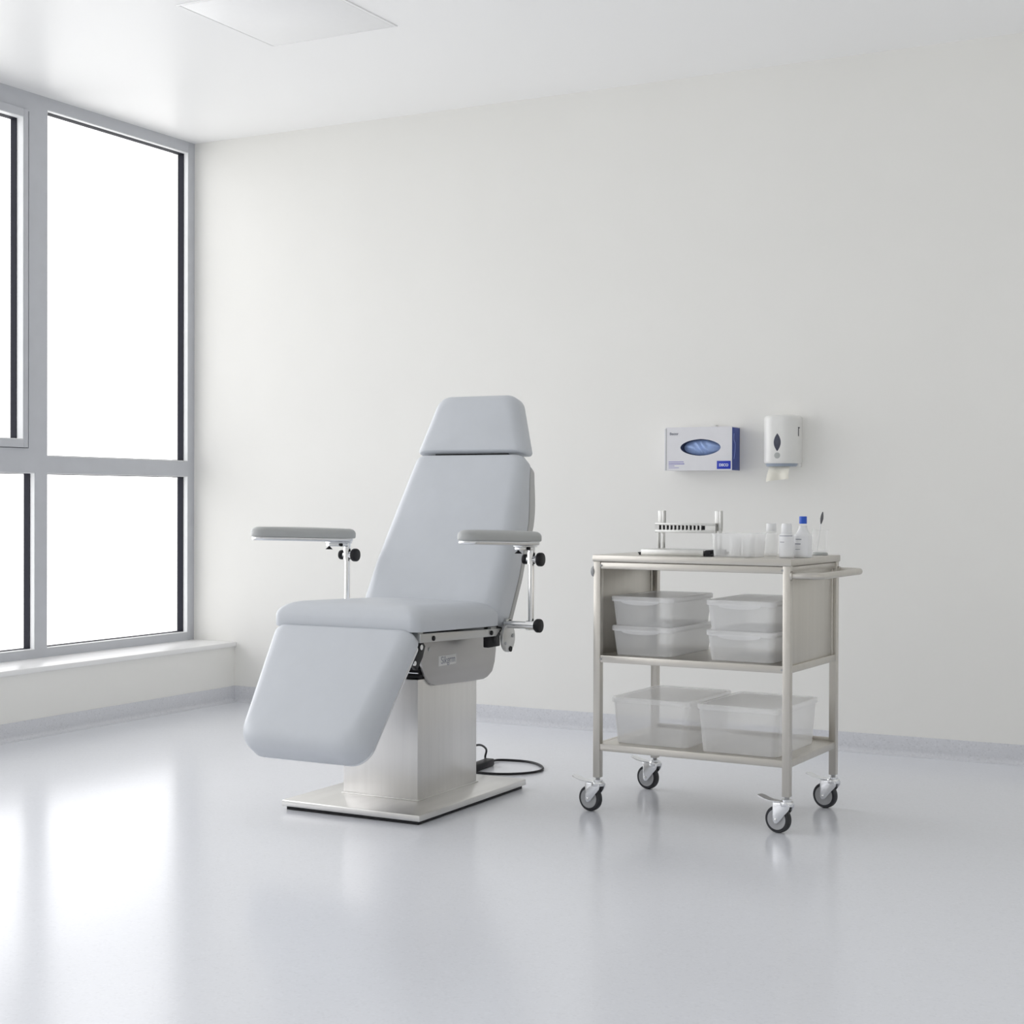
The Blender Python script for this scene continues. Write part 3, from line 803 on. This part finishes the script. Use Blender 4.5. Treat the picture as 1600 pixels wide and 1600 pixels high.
bm = B(); box(bm, (GX0-.006, -GD-.001, GZ0), (GX0+.001, -GD+.02, GZ1-.006), .0008); obj('end_flap', bm, M['carton'], gb, GO)
bm = B(); box(bm, (GX0+.001, -GD-.0009, GZ0+.001), (GX0+.0035, -GD+.0004, GZ1-.004)); obj('fold_line', bm, M['lock'], gb, GO)
bm = B(); box(bm, (2.648, -.03, GZ1-.002), (2.668, -.002, GZ1+.012), .002); obj('hanger_tab', bm, M['dispenser'], gb, GO)
bm = B(); box(bm, (2.702, -GD-.0012, GZ0+.006), (2.765, -GD, GZ0+.041), .0003); lg = obj('logo_patch', bm, M['logo'], gb, GO, label='royal blue brand patch')
RXM = Matrix(((1, 0, 0, 0), (0, 0, -1, 0), (0, 1, 0, 0), (0, 0, 0, 1)))
def front_text(body_, size, x, z, mat, par, bold=0.):
    bm = text_bm(body_, size, .0003, bold)
    bmesh.ops.transform(bm, matrix=Matrix.Translation((x, -GD-.0008 if par is gb else -GD-.0014, z)) @ RXM, verts=bm.verts[:])
    return obj('lettering', bm, mat, par, GO, smooth=False)
front_text('DSCO', .0155, 2.7335, GZ0+.0225, M['logo_white'], lg, .0006)
front_text('Becor', .017, 2.502, GZ1-.029, M['print_grey'], gb, .0004)
bm = B()
for x1, z, h in ((.088, .036, .004), (.092, .027, .005), (.034, .019, .003), (.060, .011, .0025)): box(bm, (GX0+.014, -GD-.0006, GZ0+z), (GX0+.014+x1*.8, -GD+.0004, GZ0+z+h))
obj('print_line', bm, M['print_purple'], gb, GO)
# gloves showing in the opening
gl = bpy.data.objects
bm = B()
n = 40; rings = []
for j in range(13):
    k = 1-j/12.
    ring = []
    for i in range(N):
        a = 2*PI*i/N
        x = ex+ea*.965*k*math.cos(a); z = ez+eb*.95*k*math.sin(a)*(1-.08*abs(math.cos(a)))
        u = (x-ex)/ea
        y = -GD+.026 - .020*(1-k*k) + .004*math.sin(14*u+2.2*math.sin(5*u)+18*(z-ez)/.1) * (1-k**4) + (.012*max(0, -u-.45))
        ring.append(Vector((x, y, z)))
    rings.append(ring)
ring_faces(bm, rings, cap0=False)
g = obj('glove_bundle', bm, M['glove'], None, (2.625, -GD+.02, 1.289)); g.location = (2.625, -GD+.02, 1.289)
tag(g, 'crumpled pale blue gloves showing in the oval opening of the carton', 'gloves')
g['kind'] = 'stuff'

# ------------------------------------------------------------------ wall: paper towel dispenser
DO = (2.977, 0, 1.31)
ds = thing('towel_dispenser', 'white rounded paper towel dispenser mounted on the wall', 'towel dispenser', DO)
dx0, dx1 = 2.902, 3.052
def dout(k=0., fr=-.112): return rounded([(dx0+k, fr+k), (dx1-k, fr+k), (dx1-k, 0), (dx0+k, 0)], [.058-k*.5, .058-k*.5, .004, .004], 12, 1.)
bm = B()
rings = []
for z, k in ((1.2165, .004), (1.2205, .001), (1.226, 0.), (1.408, 0.), (1.416, .003), (1.421, .010), (1.4225, .018)):
    rings.append([Vector((p.x, min(p.y, -.0005) if p.y < -.0005 else 0., z)) for p, n_ in dout(k)])
ring_faces(bm, rings); obj('cover', bm, M['dispenser'], ds, DO, angle=50)
bm = B(); box(bm, (dx0+.008, -.045, 1.203), (dx1-.001, -.0005, 1.2175), .004); obj('back_housing', bm, M['dispenser'], ds, DO)
bm = B()
ring_faces(bm, [[Vector((p.x, p.y, z)) for p, n_ in dout(k)] for z, k in ((1.2035, .016), (1.2055, .010), (1.2165, .006))]); obj('lower_lip', bm, M['lip'], ds, DO)
def wrap(xa, z0, z1, lens, mat, nm, cx=2.977):
    bm = B(); pts = []
    for k in range(28):
        a = 2*PI*k/28; v = math.sin(a)
        hx = xa*((1-v*v) if lens else math.sqrt(max(0., 1-v*v)))
        pts.append((cx + math.copysign(max(hx, .0004), math.cos(a)), (z0+z1)/2+(z1-z0)/2*v))
    prism(bm, pts, 'y', -.1126, -.1106, .0004); return obj(nm, bm, mat, ds, DO)
wrap(.0155, 1.268, 1.344, .45, M['smoke'], 'level_window')
wrap(.0130, 1.237, 1.263, 0, M['lock'], 'lock_button')
bm = B(); box(bm, (dx1-.001, -.060, 1.333), (dx1+.0008, -.050, 1.372), .0005); box(bm, (dx1-.001, -.060, 1.366), (dx1+.0008, -.040, 1.372), .0005); obj('side_mark', bm, M['print_dark'], ds, DO)
pt = bpy.data.objects
bm = B(); rings = []
for j in range(13):
    v = j/12.; ring = []
    for i in range(17):
        u = i/16.-.5
        x = 2.977 + u*(.088+.014*v) - .004*v
        y = -.072 - .026*math.sin(v*1.9) + .006*math.sin(u*9+1)*v
        z = 1.212 - .066*v + .012*u*v - .003*(abs(u)*2)**3*v
        ring.append(Vector((x, y, z)))
    rings.append(ring)
front = [bm.verts.new(p) for r_ in rings for p in r_]
back = [bm.verts.new(p + Vector((0, .0008, 0))) for r_ in rings for p in r_]
for j in range(12):
    for i in range(16):
        a, b, c, d_ = j*17+i, j*17+i+1, (j+1)*17+i+1, (j+1)*17+i
        bm.faces.new((front[a], front[b], front[c], front[d_])); bm.faces.new((back[d_], back[c], back[b], back[a]))
edge = [j*17 for j in range(13)] + [12*17+i for i in range(1, 17)] + [j*17+16 for j in range(11, -1, -1)] + [i for i in range(15, 0, -1)]
for p, q in zip(edge, edge[1:]+edge[:1]): bm.faces.new((front[p], front[q], back[q], back[p]))
pp = obj('paper_towel', bm, M['paper'], None, (2.977, -.075, 1.20)); pp.location = (2.977, -.075, 1.20)
tag(pp, 'cream paper towel hanging out below the white wall dispenser', 'paper towel')

# ------------------------------------------------------------------ daylight
w = bpy.data.worlds.new('overcast_sky'); scene.world = w; w.use_nodes = True
nt = w.node_tree; bg = nt.nodes['Background']
tcw = nt.nodes.new('ShaderNodeTexCoord'); sep = nt.nodes.new('ShaderNodeSeparateXYZ')
nt.links.new(tcw.outputs['Generated'], sep.inputs['Vector'])
rp = nt.nodes.new('ShaderNodeValToRGB')
e = rp.color_ramp.elements
e[0].position = .40; e[0].color = (.80, .80, .79, 1)
e[1].position = .56; e[1].color = (.985, .985, 1., 1)
mrw = nt.nodes.new('ShaderNodeMapRange'); mrw.inputs['From Min'].default_value = -1; mrw.inputs['From Max'].default_value = 1
nt.links.new(sep.outputs['Z'], mrw.inputs['Value']); nt.links.new(mrw.outputs['Result'], rp.inputs['Fac'])
nt.links.new(rp.outputs['Color'], bg.inputs['Color'])
# sky shaped brighter straight out from the facade, flattening light along the back wall
sx2 = nt.nodes.new('ShaderNodeMath'); sx2.operation = 'POWER'; sx2.inputs[1].default_value = 2
ab = nt.nodes.new('ShaderNodeMath'); ab.operation = 'ABSOLUTE'
nt.links.new(sep.outputs['X'], ab.inputs[0]); nt.links.new(ab.outputs['Value'], sx2.inputs[0])
mrx = nt.nodes.new('ShaderNodeMapRange'); mrx.inputs['To Min'].default_value = 2.6*.28; mrx.inputs['To Max'].default_value = 2.6*1.48
nt.links.new(sx2.outputs['Value'], mrx.inputs['Value']); nt.links.new(mrx.outputs['Result'], bg.inputs['Strength'])
# sky portal over the glazing so daylight is sampled through the windows (emits nothing itself)
pl = bpy.data.lights.new('window_portal', 'AREA'); pl.shape = 'RECTANGLE'; pl.size = 7.7; pl.size_y = 2.62
pl.cycles.is_portal = True
po = bpy.data.objects.new('window_portal', pl); COL.objects.link(po)
po.location = (-.42, -3.86, 1.62); po.rotation_euler = (PI/2, 0, -PI/2)

# ------------------------------------------------------------------ camera
cam = bpy.data.cameras.new('camera'); co = bpy.data.objects.new('camera', cam); COL.objects.link(co)
cam.sensor_width = 36; cam.sensor_fit = 'HORIZONTAL'; cam.lens = 2401.36/1600*36
yaw, pit, rol = .4903, -.0083, .0035
F_ = Vector((-math.sin(yaw)*math.cos(pit), math.cos(yaw)*math.cos(pit), math.sin(pit)))
R0 = Vector((math.cos(yaw), math.sin(yaw), 0)); U0 = R0.cross(F_)
R1 = R0*math.cos(rol)+U0*math.sin(rol); U1 = -R0*math.sin(rol)+U0*math.cos(rol)
mt4 = Matrix((R1, U1, -F_)).transposed().to_4x4(); mt4.translation = (5.0591, -6.4025, 1.06)
co.matrix_world = mt4
cam.clip_end = 100
scene.camera = co

scene.view_settings.view_transform = 'Standard'
scene.view_settings.look = 'None'
scene.view_settings.exposure = 0.31
scene.view_settings.gamma = 1
scene.view_settings.use_curve_mapping = False
try:
    scene.cycles.transparent_max_bounces = 32
    scene.cycles.max_bounces = 14
    scene.cycles.diffuse_bounces = 8
except Exception: pass
